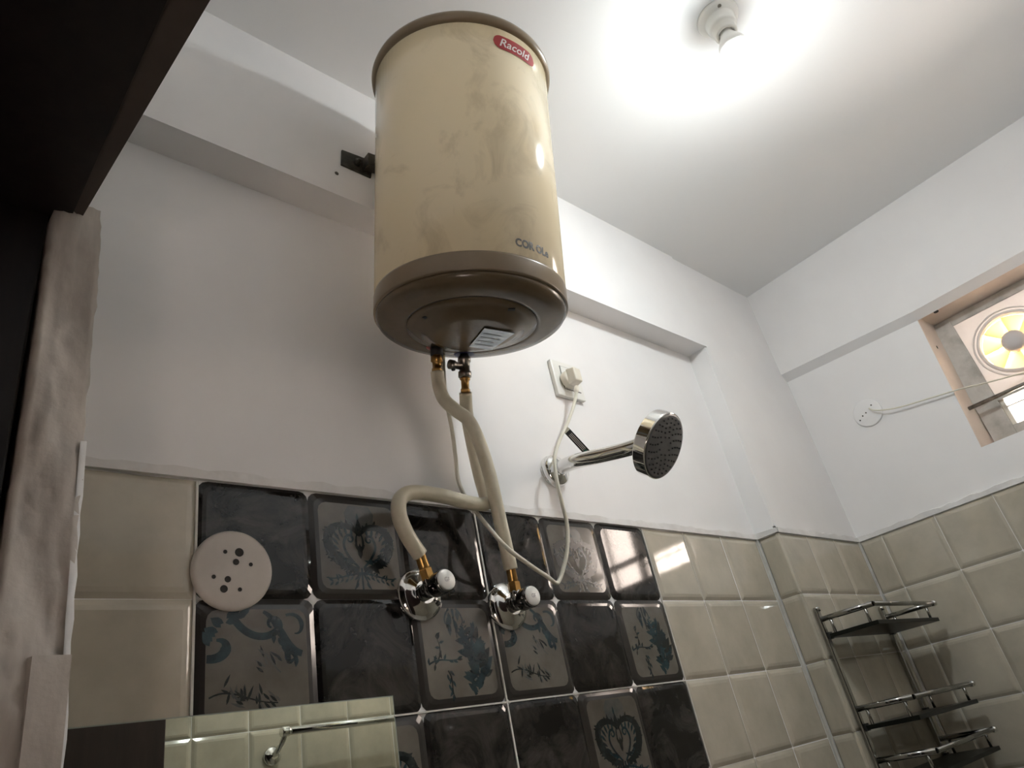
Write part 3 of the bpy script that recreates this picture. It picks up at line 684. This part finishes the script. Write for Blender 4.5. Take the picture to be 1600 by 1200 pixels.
cp = [start, at_y(694, 590, -.03), at_y(697, 625, -.025), at_y(706, 670, -.022), at_y(712, 715, -.02), at_y(716, 750, -.018), at_y(727, 776, -.018), at_y(744, 800, -.03), at_y(765, 826, -.052), at_y(790, 854, -.068), at_y(825, 881, -.058), at_y(855, 901, -.036), at_y(868, 911, -.024), at_y(873, 908, -.022), at_y(879, 893, -.024), at_y(886, 860, -.03), at_y(886, 820, -.038), at_y(878, 785, -.044), at_y(869, 745, -.047), at_y(867, 712, -.046), at_y(876, 684, -.042), at_y(889, 655, -.038), at_y(898, 628, -.036), pe]
MB().tube(cp, .0036, 10).build('cord', CABLE, cablething)
ta, tb_ = at_y(885, 672, -.030), at_y(922, 712, -.022); dirv = (tb_-ta).normalized(); nrm = (CAM-ta).normalized(); sd = dirv.cross(nrm).normalized(); nn = sd.cross(dirv)
L = (tb_-ta).length
tg = MB().obox((ta+tb_)/2, dirv*L/2, sd*.0068, nn*.0004).build('warning_tag', mat('black_tag', (.03, .03, .032), .4), cablething, label='black cable tag with pale print')
MB().obox(ta-dirv*.002, dirv*.004, sd*.0062, nn*.0046).build('tag_collar', CABLE, tg)
for k in range(3): MB().obox(ta+dirv*L*.45+nn*.0006+sd*(-.003+.003*k), dirv*L*.30, sd*.0005, nn*.0002).build('print_line', WHITE, tg)
MB().obox(ta+dirv*L*.83+nn*.0006, dirv*L*.06, sd*.003, nn*.0002).build('print_mark', mat('green_ink', (.03, .16, .12), .5), tg)

# ------------------------------------------------------------------ shower
fcw = Vector((.672, .004, .098))
sh = thing('shower', fcw, 'chrome wall shower arm with round grey nozzle head', 'shower')
MB().lathe([(.032, -.003), (.0335, .001), (.0335, .004), (.030, .007), (.0315, .009), (.0315, .012), (.028, .016), (.018, .020), (.0155, .022)], fcw, (0, -1, 0), 48).build('wall_flange', CHROME, sh)
hn = Vector((.13, -.762, -.635)).normalized()
fc_ = at_y(1038, 697, -.228); HRD = .0605
bk = fc_ - hn*.024
MB().tube([fcw+Vector((0, -.010, 0)), Vector((.6735, -.05, .0955)), fcw.lerp(bk, .55)+Vector((0, 0, .004)), fcw.lerp(bk, .8)+Vector((0, 0, .002)), bk-hn*.006], .0142, 24, sub=8).build('arm', CHROME, sh)
MB().lathe([(.012, -.034), (.0155, -.032), (.018, -.0262), (.045, -.0258), (.0580, -.0252), (.0600, -.0250), (.0604, -.0247), (.0605, -.0240), (.0605, -.0235), (.0605, -.0025), (.0605, -.002), (.0603, -.001), (.059, .0)], fc_, hn, 64).build('head_shell', CHROME, sh)
fp = MB().lathe([(.059, -.001), (.0585, .0005), (.054, .0012), (.0001, .0014)], fc_, hn, 64).build('spray_face', FACE, sh, label='grey rubber spray face')
q = Vector((0, 0, 1)).rotation_difference(hn); mb = MB()
for ri, nn_ in ((.017, 8), (.026, 12), (.034, 16), (.042, 20), (.050, 24)):
    for k in range(nn_):
        t = 2*pi*k/nn_+ri*90
        mb.lathe([(.0015, 0), (.0013, .0022), (.0001, .0026)], fc_+hn*.0012+q @ Vector((ri*cos(t), ri*sin(t), 0)), hn, 6)
nzl = mb.build('nozzles', NOZ, sh); nzl['kind'] = 'stuff'

# ------------------------------------------------------------------ round cover plate on the tiles
cpv = Vector((.0425, 0, -.1165))
cv = thing('round_cover_plate', cpv, 'large off white round cover plate with drill holes on the wall tiles', 'cover plate')
MB().lathe([(.047, -.002), (.0495, .001), (.0495, .0045), (.0475, .0065), (.044, .0070), (.0001, .0072)], cpv, (0, -1, 0), 64).build('plate', PLATE, cv)
for (a, b, r_) in ((374, 863, .0048), (369, 878, .0034), (352, 862, .0022), (392, 882, .0022), (334, 901, .0022), (356, 905, .0034), (350, 920, .0040), (375, 921, .0022)):
    h = at_y(a, b, -.0073); MB().lathe([(.0001, -.0001), (r_*.8, 0), (r_, .0003), (r_*1.15, .0001), (r_*1.15, -.0004)], h, (0, -1, 0), 14).build('hole', GAP, cv)

# ------------------------------------------------------------------ mirror
mr = thing('wall_mirror', (.06, 0, -.9), 'frameless rectangular mirror on the tiled wall reflecting a towel rail', 'mirror')
MB().box((-.139, -.0048, -.90), (.2515, -.0008, -.2765)).build('mirror_back', mat('mirror_edge', (.35, .38, .33), .2), mr)
MB().box((-.1385, -.0052, -.8995), (.2500, -.0047, -.2778)).build('mirror_glass', MIRROR, mr)

# towel rail on the front wall (the mirror shows it)
tr = thing('towel_rail', (.9, WC, -.21), 'chrome towel rail on the wall opposite, seen in the mirror', 'towel rail')
yr = WC+.062
MB().tube([(.652, yr, -.168), (1.25, yr, -.168)], .0105, 20, spline=False).build('bar', CHROME, tr)
for x in (.652, 1.25):
    MB().lathe([(.0125, -.012), (.0135, -.006), (.0135, .006), (.0125, .012)], (x, yr, -.168), (1, 0, 0), 20).build('end_cap', CHROME, tr)
    s_ = -1 if x < 1 else 1
    MB().tube([(x, yr, -.170), (x+s_*.006, yr-.006, -.19), (x+s_*.012, yr-.03, -.212), (x+s_*.012, WC+.006, -.218)], .0075, 12).build('bracket_arm', CHROME, tr)
    MB().lathe([(.024, 0), (.0245, .006), (.020, .010), (.011, .013), (.009, .02)], (x+s_*.012, WC, -.218), (0, 1, 0), 28).build('wall_flange', CHROME, tr)

# ------------------------------------------------------------------ glass shelf rack on the corner column
x0, x1, yb, yf = 1.395, 1.770, -.067, -.193
rk = thing('shelf_rack', (1.58, yb, -.9), 'chrome rack of three dark glass shelves in the tiled corner', 'rack')
for x in (x0, x1):
    MB().box((x-.007, yb-.002, -.70), (x+.007, -D-.001, -.190)).build('post', CHROMED, rk, bevel=.002)
    MB().lathe([(.0078, -.006), (.0078, .003), (.007, .004), (.0001, .0042)], (x, yb+.002, -.190), (0, 0, 1), 16).build('post_cap', CHROMED, rk)
for zr in (-.214, -.408, -.510, -.66):
    MB().tube([(x0, yb, zr), (x0, yf, zr)], .0062, 12, spline=False).build('side_rail', RACKC, rk)
    MB().tube([(x1, yb, zr), (x1, yf, zr)], .0062, 12, spline=False).build('side_rail', RACKC, rk)
    MB().tube([(x0, yf, zr), (x1, yf, zr)], .0052, 12, spline=False).build('front_rail', RACKC, rk)
    for x in (x1,):
        MB().lathe([(.0001, -.009), (.0065, -.0075), (.0078, -.002), (.0078, .004), (.006, .007)], (x, yf, zr), (0, 1, 0), 14).build('rail_end', CHROME, rk)
    for x in (x0, x1):
        for yy in (-.088, -.172): MB().tube([(x, yy, zr), (x, yy, zr-.034)], .0036, 8, spline=False).build('baluster', CHROMED, rk)
    mb = MB().box((x0-.002, yf+.004, zr-.043), (x1+.002, yb-.001, zr-.034)); mb.build('glass_shelf', DGLASS, rk, bevel=.001)
    MB().box((x0-.004, yb-.006, zr-.045), (x0+.014, yb+.004, zr-.030)).build('shelf_clip', BLACK, rk)
    MB().box((x1-.014, yb-.006, zr-.045), (x1+.004, yb+.004, zr-.030)).build('shelf_clip', BLACK, rk)

# ------------------------------------------------------------------ ceiling lamp
LX, LY = .813, -.609
ho = thing('lamp_holder', (LX, LY, ZC), 'white round batten lamp holder on the ceiling', 'lamp holder')
MB().lathe([(.043, 0), (.0435, .004), (.041, .010), (.032, .014), (.030, .016), (.030, .034), (.027, .040), (.0235, .042), (.0235, .056), (.021, .058), (.017, .058), (.017, .050)], (LX, LY, ZC), (0, 0, -1), 48).build('holder_body', PLAST, ho)
for k in (0, pi): MB().lathe([(.0001, .0012), (.004, .001), (.004, -.001)], (LX+.036*cos(k+.6), LY+.036*sin(k+.6), ZC-.0125), (0, 0, -1), 10).build('screw', STEELB, ho)
bu = thing('light_bulb', (LX, LY, ZC-.06), 'lit white bulb in the ceiling lamp holder', 'light bulb')
MB().lathe([(.013, .045), (.0135, .060), (.018, .070), (.027, .090), (.0362, .1213)], (LX, LY, ZC), (0, 0, -1), 32).build('bulb_neck', PLAST, bu)
BZ = ZC-.125
gp = [(.0362, .1213)]
for k in range(1, 13):
    a = radians(84+ (180-84)*k/12); gp.append((.0365*sin(a), .125-.0365*cos(a)*.95))
gp[-1] = (.0001, gp[-1][1])
MB().lathe(gp, (LX, LY, ZC), (0, 0, -1), 32).build('globe', GLOW, bu)
